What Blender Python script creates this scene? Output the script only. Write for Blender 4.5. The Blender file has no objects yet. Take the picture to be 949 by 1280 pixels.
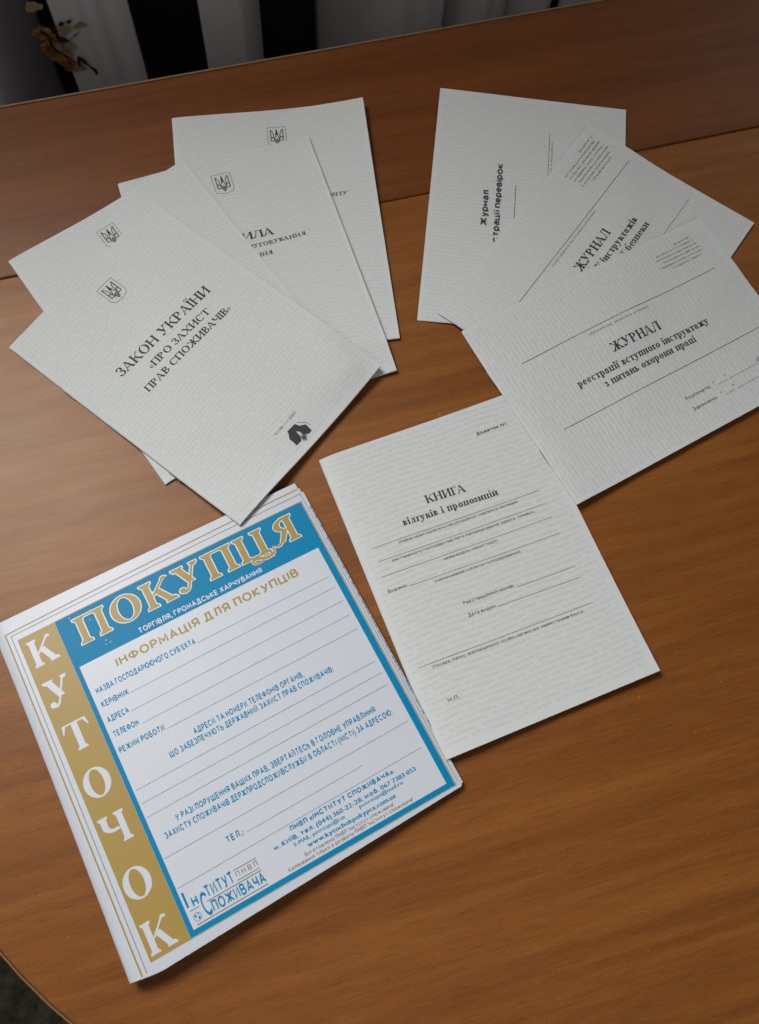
import bpy, math, random
import numpy as np
from mathutils import Vector, Matrix
random.seed(7); rng = np.random.default_rng(7)
R = math.radians
sc = bpy.context.scene
col = sc.collection

# ------------------------------------------------------------------ camera
F_PX, PITCH, ROLL, CAMH = 1117.89, 0.336978, 0.1229, 0.557455     # focal length in px of a 949 px wide picture
cd = bpy.data.cameras.new('camera'); cam = bpy.data.objects.new('camera', cd); col.objects.link(cam)
fw = Vector((0, math.sin(PITCH), -math.cos(PITCH))); rt0 = Vector((1, 0, 0)); up0 = rt0.cross(fw)
rt = rt0*math.cos(ROLL)+up0*math.sin(ROLL); up = -rt0*math.sin(ROLL)+up0*math.cos(ROLL)
mw = Matrix((rt, up, -fw)).transposed().to_4x4(); mw.translation = (0, 0, CAMH); cam.matrix_world = mw
cd.sensor_fit = 'VERTICAL'; cd.sensor_height = 24; cd.lens = 24*F_PX/1280; cd.clip_start = .01; cd.clip_end = 50
cd.dof.use_dof = True; cd.dof.focus_distance = .60; cd.dof.aperture_fstop = 8
sc.camera = cam
# ------------------------------------------------------------------ world, lamps, exposure
w = bpy.data.worlds.new('World'); sc.world = w; w.use_nodes = True
bg = w.node_tree.nodes['Background']; bg.inputs[0].default_value = (.95, .97, 1, 1); bg.inputs[1].default_value = .035
def area(name, loc, target, sx, sy, power, colr, spread=180):
    l = bpy.data.lights.new(name, 'AREA'); l.shape = 'RECTANGLE'; l.size = sx; l.size_y = sy; l.energy = power; l.color = colr; l.spread = R(spread)
    o = bpy.data.objects.new(name, l); col.objects.link(o); o.location = loc
    o.rotation_euler = (Vector(target)-Vector(loc)).to_track_quat('-Z', 'Y').to_euler(); return o
area('window_light', (-.78, .60, 1.3), (.06, -.12, 0), .60, .60, 3.75, (.99, .99, 1), 64)
area('second_window_light', (1.15, 2.3, 1.45), (.25, .10, 0), .7, .7, .45, (1, .99, .98), 80)
area('added_curtain_fill', (.3, -1.5, 1.8), (0, .9, 0), 1.6, 1.6, 12, (1, .96, .93))  # added broad fill from the near side, brightens curtain and paper; no known source
sc.view_settings.view_transform = 'Standard'; sc.view_settings.look = 'None'; sc.view_settings.exposure = 0; sc.view_settings.gamma = 1

# ------------------------------------------------------------------ materials
def mat(name, base, rough=.6, spec=.5, metal=0):
    m = bpy.data.materials.new(name); m.use_nodes = True; nt = m.node_tree; b = nt.nodes['Principled BSDF']
    b.inputs['Base Color'].default_value = (*base, 1); b.inputs['Roughness'].default_value = rough
    b.inputs['Specular IOR Level'].default_value = spec; b.inputs['Metallic'].default_value = metal
    return m, nt, b
def N(nt, t, **k):
    n = nt.nodes.new(t)
    for a, v in k.items():
        if a in ('operation', 'blend_type', 'data_type', 'noise_dimensions'): setattr(n, a, v)
        else: n.inputs[a].default_value = v
    return n
def ramp(nt, stops, inp):
    r = nt.nodes.new('ShaderNodeValToRGB'); nt.links.new(inp, r.inputs[0])
    while len(r.color_ramp.elements) < len(stops): r.color_ramp.elements.new(.5)
    for e, (p, c) in zip(r.color_ramp.elements, stops): e.position = p; e.color = (*c, 1) if len(c) == 3 else c
    return r.outputs[0]
def objco(nt, scale=(1, 1, 1), rot=0):
    t = nt.nodes.new('ShaderNodeTexCoord'); mp = nt.nodes.new('ShaderNodeMapping'); nt.links.new(t.outputs['Object'], mp.inputs[0])
    mp.inputs['Scale'].default_value = scale; mp.inputs['Rotation'].default_value = (0, 0, rot); return mp.outputs[0]
def noise(nt, co, scale, detail=3, rough=.5, dist=0):
    n = N(nt, 'ShaderNodeTexNoise', Scale=scale, Detail=detail, Roughness=rough, Distortion=dist); nt.links.new(co, n.inputs['Vector']); return n.outputs['Fac']
def mixc(nt, fac, a, b, mode='MIX'):
    m = nt.nodes.new('ShaderNodeMix'); m.data_type = 'RGBA'; m.blend_type = mode
    for s, v in ((m.inputs[0], fac), (m.inputs[6], a), (m.inputs[7], b)):
        if hasattr(v, 'links') or hasattr(v, 'is_linked'): nt.links.new(v, s)
        elif isinstance(v, (int, float)): s.default_value = v
        else: s.default_value = (*v, 1)
    return m.outputs[2]
def bump(nt, b, h, strength, dist):
    n = N(nt, 'ShaderNodeBump', Strength=strength, Distance=dist); nt.links.new(h, n.inputs['Height']); nt.links.new(n.outputs[0], b.inputs['Normal'])

def paper_mat(name, c, rough=.7, spec=.35, bstr=.25):
    m, nt, b = mat(name, c, rough, spec)
    co = objco(nt); f = noise(nt, co, 900, 4, .65); g = noise(nt, co, 18, 3)
    c1 = mixc(nt, f, tuple(x*.93 for x in c), tuple(min(1, x*1.06) for x in c))
    c2 = mixc(nt, g, tuple(x*.95 for x in c), c); nt.links.new(mixc(nt, .5, c1, c2), b.inputs['Base Color'])
    bump(nt, b, noise(nt, co, 500, 4, .6), bstr, .0002); return m
PAPER = paper_mat('recycled_cover_paper', (.575, .59, .575))
PAGES = paper_mat('inner_page_paper', (.50, .48, .44))
GLOSS = paper_mat('glossy_coated_paper', (.54, .57, .61), .36, .5, .06)
def ink(name, c, rough=.6, spec=.3, grain=.12):
    m, nt, b = mat(name, c, rough, spec)
    f = noise(nt, objco(nt), 1400, 3, .7)
    nt.links.new(mixc(nt, f, tuple(x*(1-grain) for x in c), tuple(x*(1+grain)+.004 for x in c)), b.inputs['Base Color']); return m
BLACK = ink('black_ink', (.035, .033, .033), .65)
GREYINK = ink('thin_grey_ink', (.065, .062, .06), .65)
TANH = ink('grey_tan_background_ink', (.47, .46, .43))
TAN = ink('pale_tan_background_ink', (.475, .47, .425))
TANW = ink('pale_warm_background_ink', (.475, .46, .44))
BLUE = ink('cyan_blue_ink', (.0, .20, .385), .40, .14)
GOLD = ink('ochre_gold_ink', (.36, .24, .055), .38, .35, .1)
WHITEINK = ink('white_printed_area', (.555, .585, .62), .38, .5, .03)
PALEGOLD = ink('pale_outline_ink', (.68, .69, .60), .36, .5, .05)
STEEL = mat('staple_steel', (.55, .55, .56), .3, .5, 1)[0]

def wood_mat(name, tone):
    m, nt, b = mat(name, (.2, .08, .03), .36, .34); b.inputs['Specular Tint'].default_value = (1, .90, .74, 1)
    broad = noise(nt, objco(nt, (1.6, 22, 1)), 1.6, 4, .55, 1.2)
    fine = noise(nt, objco(nt, (4, 130, 1)), 3.0, 6, .68, .5)
    rings = nt.nodes.new('ShaderNodeTexWave'); rings.wave_type = 'BANDS'; rings.bands_direction = 'Y'; rings.inputs['Scale'].default_value = 1.6
    rings.inputs['Distortion'].default_value = 9; rings.inputs['Detail'].default_value = 4; rings.inputs['Detail Scale'].default_value = 1.1; rings.inputs['Detail Roughness'].default_value = .6
    nt.links.new(objco(nt, (2.2, 14, 1)), rings.inputs['Vector'])
    base = ramp(nt, [(.32, (.088, .028, .007)), (.48, (.180, .067, .018)), (.64, (.29, .125, .038))], broad)
    c = mixc(nt, .33, base, ramp(nt, [(.25, (.085, .026, .007)), (.5, (.185, .068, .018)), (.75, (.29, .12, .034))], fine))
    c = mixc(nt, .22, c, ramp(nt, [(0, (.11, .038, .012)), (1, (.25, .10, .033))], rings.outputs['Fac']))
    c = mixc(nt, .30, c, ramp(nt, [(.30, (.10, .034, .010)), (.5, (.185, .072, .021)), (.72, (.27, .115, .034))], noise(nt, objco(nt, (38, 620, 1)), 1.0, 5, .7, .3)))
    c = mixc(nt, .22, c, ramp(nt, [(.35, (.115, .040, .012)), (.65, (.25, .105, .031))], noise(nt, objco(nt), 650, 3, .7)))
    # short dark pores along the grain and pale flecks
    pores = noise(nt, objco(nt, (60, 900, 1)), 1.0, 2, .5)
    pf = ramp(nt, [(.56, (0, 0, 0)), (.66, (1, 1, 1))], pores)
    c = mixc(nt, N(nt, 'ShaderNodeMath').outputs[0], c, c) if False else c
    mm = N(nt, 'ShaderNodeMath', operation='MULTIPLY'); nt.links.new(pf, mm.inputs[0]); mm.inputs[1].default_value = .22
    c = mixc(nt, mm.outputs[0], c, (.055, .018, .006))
    fl = ramp(nt, [(.70, (0, 0, 0)), (.76, (1, 1, 1))], noise(nt, objco(nt, (300, 420, 1)), 1.0, 2, .5))
    m2 = N(nt, 'ShaderNodeMath', operation='MULTIPLY'); nt.links.new(fl, m2.inputs[0]); m2.inputs[1].default_value = .35
    c = mixc(nt, m2.outputs[0], c, (.42, .25, .10))
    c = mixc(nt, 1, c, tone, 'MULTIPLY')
    nt.links.new(c, b.inputs['Base Color'])
    nt.links.new(ramp(nt, [(.3, (.385,)*3), (.7, (.415,)*3)], noise(nt, objco(nt, (6, 20, 1)), 4, 4)), b.inputs['Roughness'])
    bump(nt, b, noise(nt, objco(nt, (50, 500, 1)), 1.0, 4, .6), .10, .0003)
    return m
WOOD = wood_mat('cherry_laminate', (1.08, .93, .62)); WOOD_FAR = wood_mat('cherry_laminate_light_falloff', (.72, .52, .32))  # far board: darker multiply tone puts light falloff towards the back into its colour
EDGE = ink('brown_edge_band', (.22, .12, .06), .5, .4, .1)
DARKEDGE = ink('dark_joint_edge', (.05, .02, .01), .7)
METALLEG = mat('grey_steel_leg', (.12, .12, .13), .4, .5, .8)[0]
def cloth_mat(name, c, k=.12):
    m, nt, b = mat(name, c, .85, .2)
    wv = noise(nt, objco(nt, (1, 1, 1)), 700, 2, .6); nt.links.new(mixc(nt, wv, tuple(x*(1-k) for x in c), tuple(x*(1+k) for x in c)), b.inputs['Base Color'])
    bump(nt, b, wv, .3, .0004); return m
CURTAIN = cloth_mat('off_white_curtain_cloth', (.86, .82, .83))
ORANGE = cloth_mat('orange_flower_print', (.50, .19, .035), .5)
_nt = ORANGE.node_tree; _nt.links.new(ramp(_nt, [(.32, (.13, .045, .02)), (.5, (.36, .16, .045)), (.66, (.52, .36, .17))], noise(_nt, objco(_nt), 90, 4, .6)), _nt.nodes['Principled BSDF'].inputs['Base Color'])
YELLOWP = cloth_mat('yellow_petal_print', (.45, .36, .18), .3)
MAROON = cloth_mat('dark_leaf_print', (.06, .03, .035), .3)
WALLM = cloth_mat('dark_wall_paint', (.03, .028, .027))

# ------------------------------------------------------------------ object helpers
def link_mesh(name, verts, faces, m, parent=None, smooth=False):
    me = bpy.data.meshes.new(name); me.from_pydata([tuple(map(float, v)) for v in verts], [], faces); me.materials.append(m)
    if smooth: me.polygons.foreach_set('use_smooth', [True]*len(me.polygons))
    me.update(); o = bpy.data.objects.new(name, me); col.objects.link(o)
    if parent: o.parent = parent
    return o
def crisp(o):
    e = o.modifiers.new('crisp_rim', 'EDGE_SPLIT'); e.split_angle = R(50)
def thing(name, loc, rz, label, cat, group=None):
    o = bpy.data.objects.new(name, None); o.empty_display_size = .02; col.objects.link(o); o.location = loc; o.rotation_euler = (0, 0, rz)
    o['label'] = label; o['category'] = cat
    if group: o['group'] = group
    return o
def prism(name, pts, z0, z1, m, parent=None, bev=0):
    n = len(pts); v = [(x, y, z0) for x, y in pts]+[(x, y, z1) for x, y in pts]
    f = [list(range(n))[::-1], list(range(n, 2*n))]+[[i, (i+1) % n, n+(i+1) % n, n+i] for i in range(n)]
    o = link_mesh(name, v, f, m, parent)
    if bev: b = o.modifiers.new('bevel', 'BEVEL'); b.width = bev; b.segments = 2; b.limit_method = 'ANGLE'
    return o

# ------------------------------------------------------------------ floor, wall
floor_m, nt, b = mat('dark_olive_carpet', (.05, .05, .03), .95, .1)
nt.links.new(ramp(nt, [(.35, (.022, .020, .012)), (.65, (.075, .072, .045))], noise(nt, objco(nt), 45, 5, .7)), b.inputs['Base Color'])
fl = link_mesh('floor', [(-4, -4, -.75), (4, -4, -.75), (4, 4, -.75), (-4, 4, -.75)], [(0, 1, 2, 3)], floor_m); fl['kind'] = 'structure'
TA = R(21.95); TE = np.array([math.cos(TA), math.sin(TA)]); TN = np.array([-math.sin(TA), math.cos(TA)])
def tw(a, b): return TE*a+TN*b
TB = .5715; SEAM = .4185
GAP = .30
p0 = tw(-2.2, TB+GAP+.22); p1 = tw(2.6, TB+GAP+.22)
wl = link_mesh('wall', [(*p0, -.75), (*p1, -.75), (*p1, .45), (*p0, .45)], [(0, 1, 2, 3)], WALLM); wl['kind'] = 'structure'

# ------------------------------------------------------------------ table (local frame = table axes)
tab = thing('table', (0, 0, 0), TA, 'brown cherry laminate table with rounded corner, split by a seam into two boards', 'table')
def outline():
    pts = [(-.249, SEAM-.0004)]
    for k in range(0, 25):
        an = math.pi+k*(math.pi/2)/24; pts.append((.101+.35*math.cos(an), .164+.35*math.sin(an)))
    for k in range(0, 25):
        an = 1.5*math.pi+k*(math.pi/2)/24; pts.append((.85+.35*math.cos(an), .164+.35*math.sin(an)))
    pts.append((1.2, SEAM-.0004)); return pts
ol = outline()
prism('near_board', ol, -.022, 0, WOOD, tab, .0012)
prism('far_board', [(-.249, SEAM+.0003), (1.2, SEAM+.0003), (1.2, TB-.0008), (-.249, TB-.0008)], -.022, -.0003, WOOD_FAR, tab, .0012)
prism('edge_band', [(-.249, TB-.0007), (1.2, TB-.0007), (1.2, TB+.0008), (-.249, TB+.0008)], -.022, .0001, EDGE, tab)
prism('joint_strip', [(-.24, SEAM-.0005), (1.19, SEAM-.0005), (1.19, SEAM+.0005), (-.24, SEAM+.0005)], -.02, -.0022, DARKEDGE, tab)
# curved band round the near corner
bv, bf = [], []
for i, (x, y) in enumerate(ol):
    j0 = ol[max(0, i-1)]; j1 = ol[min(len(ol)-1, i+1)]; tx, ty = j1[0]-j0[0], j1[1]-j0[1]; L = math.hypot(tx, ty); nx, ny = ty/L, -tx/L
    for (ex, z) in ((.0001, -.0215), (.0012, -.0215), (.0012, -.0006), (.0001, -.0002)): bv.append((x+nx*ex, y+ny*ex, z))
for i in range(len(ol)-1):
    for k in range(4): bf.append([4*i+k, 4*i+(k+1) % 4, 4*i+4+(k+1) % 4, 4*i+4+k])
link_mesh('edge_band', bv, bf, EDGE, tab)
for a_, b_ in ((-.13, .10), (1.05, .10), (-.17, .50), (1.1, .50)):
    prism('leg', [(a_-.02, b_-.02), (a_+.02, b_-.02), (a_+.02, b_+.02), (a_-.02, b_+.02)], -.75, -.0225, METALLEG, tab, .003)

# ------------------------------------------------------------------ curtain behind the table: separate hanging folds
cur = thing('curtain', (*tw(0, TB+GAP), -.70), TA, 'off-white curtain with orange flower print hanging in separate folds behind the far table edge', 'curtain')
FOLDS = []
def fold(a0, a1, depth, recl, recr, seed, ztop=.62, b0=0.0):
    """vertical cloth strip a0..a1 (table axis, local), bulging towards the table"""
    n, mz = 44, 18; v = []; f = []
    rr = random.Random(seed); ph = rr.uniform(0, 6)
    for j in range(mz+1):
        z = j/mz*(ztop+.70)
        for i in range(n+1):
            s = i/n; x = a0+(a1-a0)*s+.004*math.sin(3*z+ph)
            y = b0-depth*math.sin(math.pi*s)**.8+recr*max(0, (s-.45)/.55)**2+recl*max(0, (.55-s)/.55)**2+.003*math.sin(9*s+ph+2*z)+.0016*math.sin(23*s+ph*2+5*z)*math.sin(math.pi*s)
            v.append((x, y, z))
    for j in range(mz):
        for i in range(n): q = j*(n+1)+i; f.append([q, q+1, q+n+2, q+n+1])
    o = link_mesh('curtain_fold', v, f, CURTAIN, cur, True)
    so = o.modifiers.new('thickness', 'SOLIDIFY'); so.thickness = .0012; FOLDS.append(o)
    return o
CURT = True
PXC = [(-60, 62, 118, .02, 0, .16), (93, 184, 108, .004, 0, .01), (258, 356, 85, .012, 0, .17), (428, 552, 45, .015, .16, .01), (553, 634, 25, .02, .09, .02), (637, 700, 5, .02, .08, .02), (704, 800, 0, .03, .01, .03)]
def ray(px, py):
    d = fw+rt*((px-474.5)/F_PX)-up*((py-640)/F_PX); return Vector((0, 0, CAMH)), d
def on_curtain(px, py, off=0):
    o, d = ray(px, py); nrm = Vector((*TN, 0)); t = (TB+GAP+off-o.dot(nrm))/d.dot(nrm); P = o+d*t
    return P.x*TE[0]+P.y*TE[1], P.z
for k, (xa, xb, yy, dep, rl, rr_) in enumerate(PXC):
    a0 = on_curtain(xa, yy)[0]; a1 = on_curtain(xb, yy)[0]
    fold(a0, a1, dep, rl, rr_, k)
# printed flower on the second strip
fa, fz = on_curtain(72, 62)
def petals(name, blobs, m, off):
    for q, (px, py, rx, ry, an) in enumerate(blobs):
        a, z = on_curtain(px, py); v = []; n = 26
        for i in range(n):
            t = 2*math.pi*i/n; r_ = 1+.16*math.sin(3*t+px)+.1*math.sin(7*t)
            x = rx*math.cos(t)*r_; y = ry*math.sin(t)*r_
            v.append((a+x*math.cos(an)-y*math.sin(an), off-.006-.0003*q, z+.70+x*math.sin(an)+y*math.cos(an)))
        o = link_mesh(name, v, [list(range(n))], m, cur); so = o.modifiers.new('thickness', 'SOLIDIFY'); so.thickness = .0002
petals('petal_print', [(53, 34, .012, .008, -.5), (65, 50, .012, .010, -.9), (72, 60, .018, .011, -1.0), (88, 72, .014, .008, -.8)], ORANGE, -.0035)
petals('petal_print', [(98, 24, .007, .004, .2), (78, 30, .008, .005, .4), (86, 50, .006, .004, 0), (40, 0, .009, .006, 0)], YELLOWP, -.0030)
def vein(pts, wd):
    v, f = [], []
    for i, (px, py) in enumerate(pts):
        a, z = on_curtain(px, py); ww = wd*(1+.5*math.sin(i*2.3)); v += [(a-ww*.5, -.0105, z+.70-ww*.5), (a+ww*.5, -.0105, z+.70+ww*.5)]
        if i: f.append([2*i-2, 2*i-1, 2*i+1, 2*i])
    link_mesh('leaf_print', v, f, MAROON, cur)
vein([(65, 30), (64, 24), (68, 25), (72, 20), (77, 22), (82, 17), (86, 19)], .0035)
vein([(73, 38), (78, 42), (84, 43), (88, 40), (90, 36), (94, 34), (98, 30)], .004)
vein([(95, 62), (102, 67), (110, 74), (117, 79), (120, 84)], .0025)
vein([(96, 64), (97, 70), (99, 75)], .003)
vein([(48, 30), (55, 33), (60, 40), (62, 47)], .0022)
vein([(62, 47), (68, 54), (76, 58), (84, 64)], .0022)

# ------------------------------------------------------------------ serif lettering engine (polygons in mm)
def arcp(cx, cy, rx, ry, a0, a1, S, T, g=0, n=None):
    n = n or max(4, int(abs(a1-a0)/14)); P = []
    for i in range(n):
        q = []
        for a, ins in ((a0+(a1-a0)*i/n, 0), (a0+(a1-a0)*(i+1)/n, 0), (a0+(a1-a0)*(i+1)/n, 1), (a0+(a1-a0)*i/n, 1)):
            a = math.radians(a); X = rx+g-(S+2*g)*ins; Y = ry+g-(T+2*g)*ins
            q.append((cx+X*math.cos(a), cy+Y*math.sin(a)))
        P.append(q)
    return P
def poly_off(p, g):
    if not g: return p
    n = len(p); ar = sum(p[i][0]*p[(i+1) % n][1]-p[(i+1) % n][0]*p[i][1] for i in range(n)); s = 1 if ar > 0 else -1; out = []
    for i in range(n):
        a, b, c = p[i-1], p[i], p[(i+1) % n]
        n1 = (s*(b[1]-a[1]), -s*(b[0]-a[0])); n2 = (s*(c[1]-b[1]), -s*(c[0]-b[0]))
        l1 = math.hypot(*n1) or 1; l2 = math.hypot(*n2) or 1; n1 = (n1[0]/l1, n1[1]/l1); n2 = (n2[0]/l2, n2[1]/l2)
        k = 1+n1[0]*n2[0]+n1[1]*n2[1]; k = max(k, .5); out.append((b[0]+g*(n1[0]+n2[0])/k, b[1]+g*(n1[1]+n2[1])/k))
    return out
SPECIAL_LOW = 'абреуєд'
def glyph(ch, H, S, T, sw, g=0):
    """returns (polygons, width); a lower-case letter is drawn at x-height"""
    P = []; low = ch.islower() and ch not in 'ії'
    if ch.islower(): Hc = H; H = H*.66; S = S*.92; sw *= .8
    else: Hc = H
    q = lambda pts: P.append(poly_off([(float(x), float(y)) for x, y in pts], g))
    def foot(x, w=None, y=0): w = S if w is None else w; q([(x-sw, y), (x+w+sw, y), (x+w+sw, y+T*.8), (x+w, y+T*2.1), (x, y+T*2.1), (x-sw, y+T*.8)])
    def head(x, w=None, y=None): w = S if w is None else w; y = H if y is None else y; q([(x-sw, y), (x-sw, y-T*.8), (x, y-T*2.1), (x+w, y-T*2.1), (x+w+sw, y-T*.8), (x+w+sw, y)])
    def stem(x, f=1, h=1, w=None): w = S if w is None else w; q([(x, 0), (x+w, 0), (x+w, H), (x, H)]); f and foot(x, w); h and head(x, w)
    def dia(x0, y0, x1, y1, w): q([(x0, y0), (x0+w, y0), (x1+w, y1), (x1, y1)])
    def bar(x0, x1, y, t=None): t = t or T; q([(x0, y-t/2), (x1, y-t/2), (x1, y+t/2), (x0, y+t/2)])
    def arc(*a, **k): P.extend(arcp(*a, g=g, **k))
    def dot(cx, cy, r): q([(cx+r*math.cos(k*math.pi/5), cy+r*math.sin(k*math.pi/5)) for k in range(10)])
    C = ch.upper(); x = sw
    if ch == 'а':
        W = H*.92; r = H*.30; xs = W*.86-S
        q([(xs, T), (xs+S, T), (xs+S, H*.72), (xs, H*.72)]); arc(xs+S-H*.33, H*.68, H*.33, H*.32, 0, 150, S, T)
        dot(xs+S-H*.60, H*.74, T*1.2+H*.03); arc(xs-H*.12, H*.28, H*.36, H*.28, 75, 320, S, T); q([(xs, 0), (xs+S+sw, 0), (xs+S+sw, T), (xs, T*2)]); return P, W+sw*.6
    if ch == 'б':
        r = H*.5; arc(x+r*.95, r, r*.95, r, 0, 360, S, T, n=20); arc(x+r*1.15, H*.78, r*1.1, H*.62, 95, 195, S*.8, T); q([(x+r*1.1, Hc*1.0-T*1.5), (x+r*1.9, Hc*1.03), (x+r*1.9, Hc*1.03+T), (x+r*1.1, Hc*1.0+T)]); return P, 2*r+sw
    if ch == 'е' or ch == 'є':
        r = H*.5; e = ch == 'е'
        if e: arc(sw*.6+r*.88, r, r*.88, r, 0, 325, S, T, n=20); bar(sw*.6+S*.7, sw*.6+r*1.76-T, r+T*.4)
        else: arc(sw*.6+r*.88, r, r*.88, r, 45, 320, S, T, n=18); bar(sw*.6+S*.7, sw*.6+r*1.5, r); dot(sw*.6+r*1.5, H*.8, S*.5)
        return P, 1.76*r+sw
    if ch == 'р':
        q([(x, -H*.42), (x+S, -H*.42), (x+S, H), (x, H)]); foot(x, y=-H*.42); q([(x-sw, H), (x-sw, H-T), (x, H-T*2), (x, H)])
        arc(x+S*.6+H*.22, H*.5, H*.42, H*.5, -150, 150, S, T, n=18); return P, x+S*.6+H*.64+sw
    if C == 'У':
        W = H*.80; d = H*.42 if ch == 'у' else 0; b0 = -d
        if ch == 'у':
            dia(W*.48, 0, x, H, S); dia(W*.36, -H*.25, W*.86, H, T); head(x); head(W*.86, T); arc(W*.16, -H*.28, H*.20, H*.17, 150, 350, T*1.6, T*1.4); dot(W*.08, -H*.22, S*.5)
        else:
            dia(W*.45, H*.33, x, H, S*1.1); dia(W*.34, H*.10, W*.86, H, T*1.2); head(x, S*1.1); head(W*.86, T*1.2); arc(W*.24, H*.15, H*.15, H*.15, 190, 350, T*1.6, T*1.4); dot(W*.14, H*.13, S*.52)
        return P, W+sw+T
    if C == 'А':
        W = H*.86; dia(x, 0, x+W*.40, H, T*1.1); q([(x+W*.80-S*.4, 0), (x+W*.80+S*.75, 0), (x+W*.42+S*.55, H), (x+W*.38, H)]); bar(x+W*.14, x+W*.72, H*.32); foot(x, T*1.1); foot(x+W*.80-S*.3, S); return P, x+W*.80+S+sw*1.2
    if C == 'Б' or C == 'В' or C == 'Р' or C == 'Ь':
        stem(x, 1, C != 'Ь' or 1)
        if C in 'ВЬБ': arc(x+S*.8, H*.27, H*.50 if C != 'В' else H*.52, H*.27, -90, 90, S, T, n=12); bar(x+S*.5, x+S, T/2); bar(x+S*.5, x+S, H*.54-T/2)
        if C in 'ВР':
            cy = .76 if C == 'В' else .72; r = 1-cy; arc(x+S*.8, H*cy, H*.46, H*r, -90, 90, S*.95, T, n=12)
        if C == 'Б': bar(x+S, x+H*.5, H-T/2); q([(x+H*.5-T, H), (x+H*.5, H), (x+H*.5, H*.76), (x+H*.5-T, H*.8)])
        return P, x+S*.8+H*.52+sw*.5
    if C == 'Г':
        stem(x); bar(x, x+H*.56, H-T/2); q([(x+H*.56-T*1.5, H), (x+H*.58, H), (x+H*.58, H*.72), (x+H*.58-T*.6, H*.72)]); return P, x+H*.62
    if C == 'Е' or C == 'Є':
        if C == 'Є': arc(H*.44, H*.5, H*.42, H*.5, 45, 315, S, T, n=18); bar(S*.6, H*.6, H*.5); q([(H*.72, H), (H*.78, H), (H*.76, H*.66), (H*.70, H*.74)]); return P, H*.84
        stem(x); bar(x, x+H*.56, H-T/2); bar(x, x+H*.58, T/2); bar(x, x+H*.42, H*.52); q([(x+H*.54, H), (x+H*.58, H), (x+H*.58, H*.74), (x+H*.56, H*.74)]); q([(x+H*.56, 0), (x+H*.60, 0), (x+H*.62, H*.28), (x+H*.60, H*.28)]); q([(x+H*.40, H*.40), (x+H*.43, H*.40), (x+H*.43, H*.64), (x+H*.40, H*.64)]); return P, x+H*.64+sw*.5
    if C == 'Ж':
        W = H*1.16; xc = x+W/2-S/2; q([(xc, 0), (xc+S, 0), (xc+S, H), (xc, H)]); foot(xc); head(xc)
        dia(xc-T*.5, H*.5, x+W*.02, H, T*1.6); dia(xc+S-T, H*.5, x+W*.98-T*1.6, H, T*1.6); dia(x, 0, xc-S*.4, H*.55, S*.85); dia(x+W-S*.85, 0, xc+S*.5, H*.55, S*.85)
        foot(x, S*.85); foot(x+W-S*.85, S*.85); dot(x+W*.06, H*.92, S*.5); dot(x+W*.94, H*.92, S*.5); return P, W+2*sw
    if C == 'З':
        arc(H*.26, H*.75, H*.30, H*.25, -90, 150, S, T, n=13); arc(H*.26, H*.27, H*.34, H*.27, -155, 90, S, T, n=14); bar(H*.18, H*.30, H*.52); dot(H*.06, H*.80, S*.45); dot(H*.02, H*.2, S*.45); return P, H*.62+sw*.4
    if C == 'И' or C == 'Й':
        W = H*.82 if not ch.islower() else H*.94; stem(x); stem(x+W-S); dia(x+S*.6, T*1.5, x+W-S-T*.4, H-T*2.5, T*1.4)
        if C == 'Й': arc(x+W/2, H*1.2+T, H*.2, H*.16, 190, 350, T, T*1.8, n=8)
        return P, x+W+sw
    if C in 'ІЇ':
        q([(x, 0), (x+S, 0), (x+S, H), (x, H)]); foot(x); head(x) if ch.isupper() else q([(x-sw, H), (x-sw, H-T), (x, H-T*2), (x, H)])
        if ch == 'і': dot(x+S/2, H+Hc*.22, S*.62)
        if C == 'Ї': dot(x-S*.25, H+Hc*.19, S*.5); dot(x+S*1.25, H+Hc*.19, S*.5)
        return P, x+S+sw
    if C == 'К':
        stem(x); W = H*.78; dia(x+S*.8, H*.44, x+W*.80, H*.93, T*1.5); arc(x+W*.90, H*.86, H*.12, H*.13, 20, 170, T*1.6, T*1.7, n=8); q([(x+W-S*.45+S*.6, 0), (x+W-S*.95, 0), (x+S+H*.06, H*.58), (x+S+H*.06+S, H*.62)]); foot(x+W-S*.9, S, 0); return P, x+W+sw
    if C == 'Л':
        W = H*.80; q([(x+W-S, 0), (x+W, 0), (x+W, H), (x+W-S, H)]); foot(x+W-S); head(x+W-S); bar(x+W*.30, x+W, H-T/2); dia(x+W*.10, H*.06, x+W*.36, H, T*1.2); dot(x+W*.07, H*.09, S*.5); q([(x+W*.30-sw, H), (x+W*.30-sw, H-T), (x+W*.5, H-T), (x+W*.5, H)]); return P, x+W+sw
    if C == 'М':
        W = H*1.0; stem(x, 1, 1, T*1.2); stem(x+W-S); dia(x+W*.45, 0, x, H, S); dia(x+W*.47, 0, x+W-S*.6, H, T*1.2); return P, x+W+sw
    if C == 'Н':
        W = H*.80 if not ch.islower() else H*.9; stem(x); stem(x+W-S); bar(x+S, x+W-S, H*.52, T*1.2); return P, x+W+sw
    if C == 'О': arc(H*.46+T*.5, H*.5, H*.46, H*.515, 0, 360, S*1.1, T, n=28); return P, H*.92+T
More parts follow.
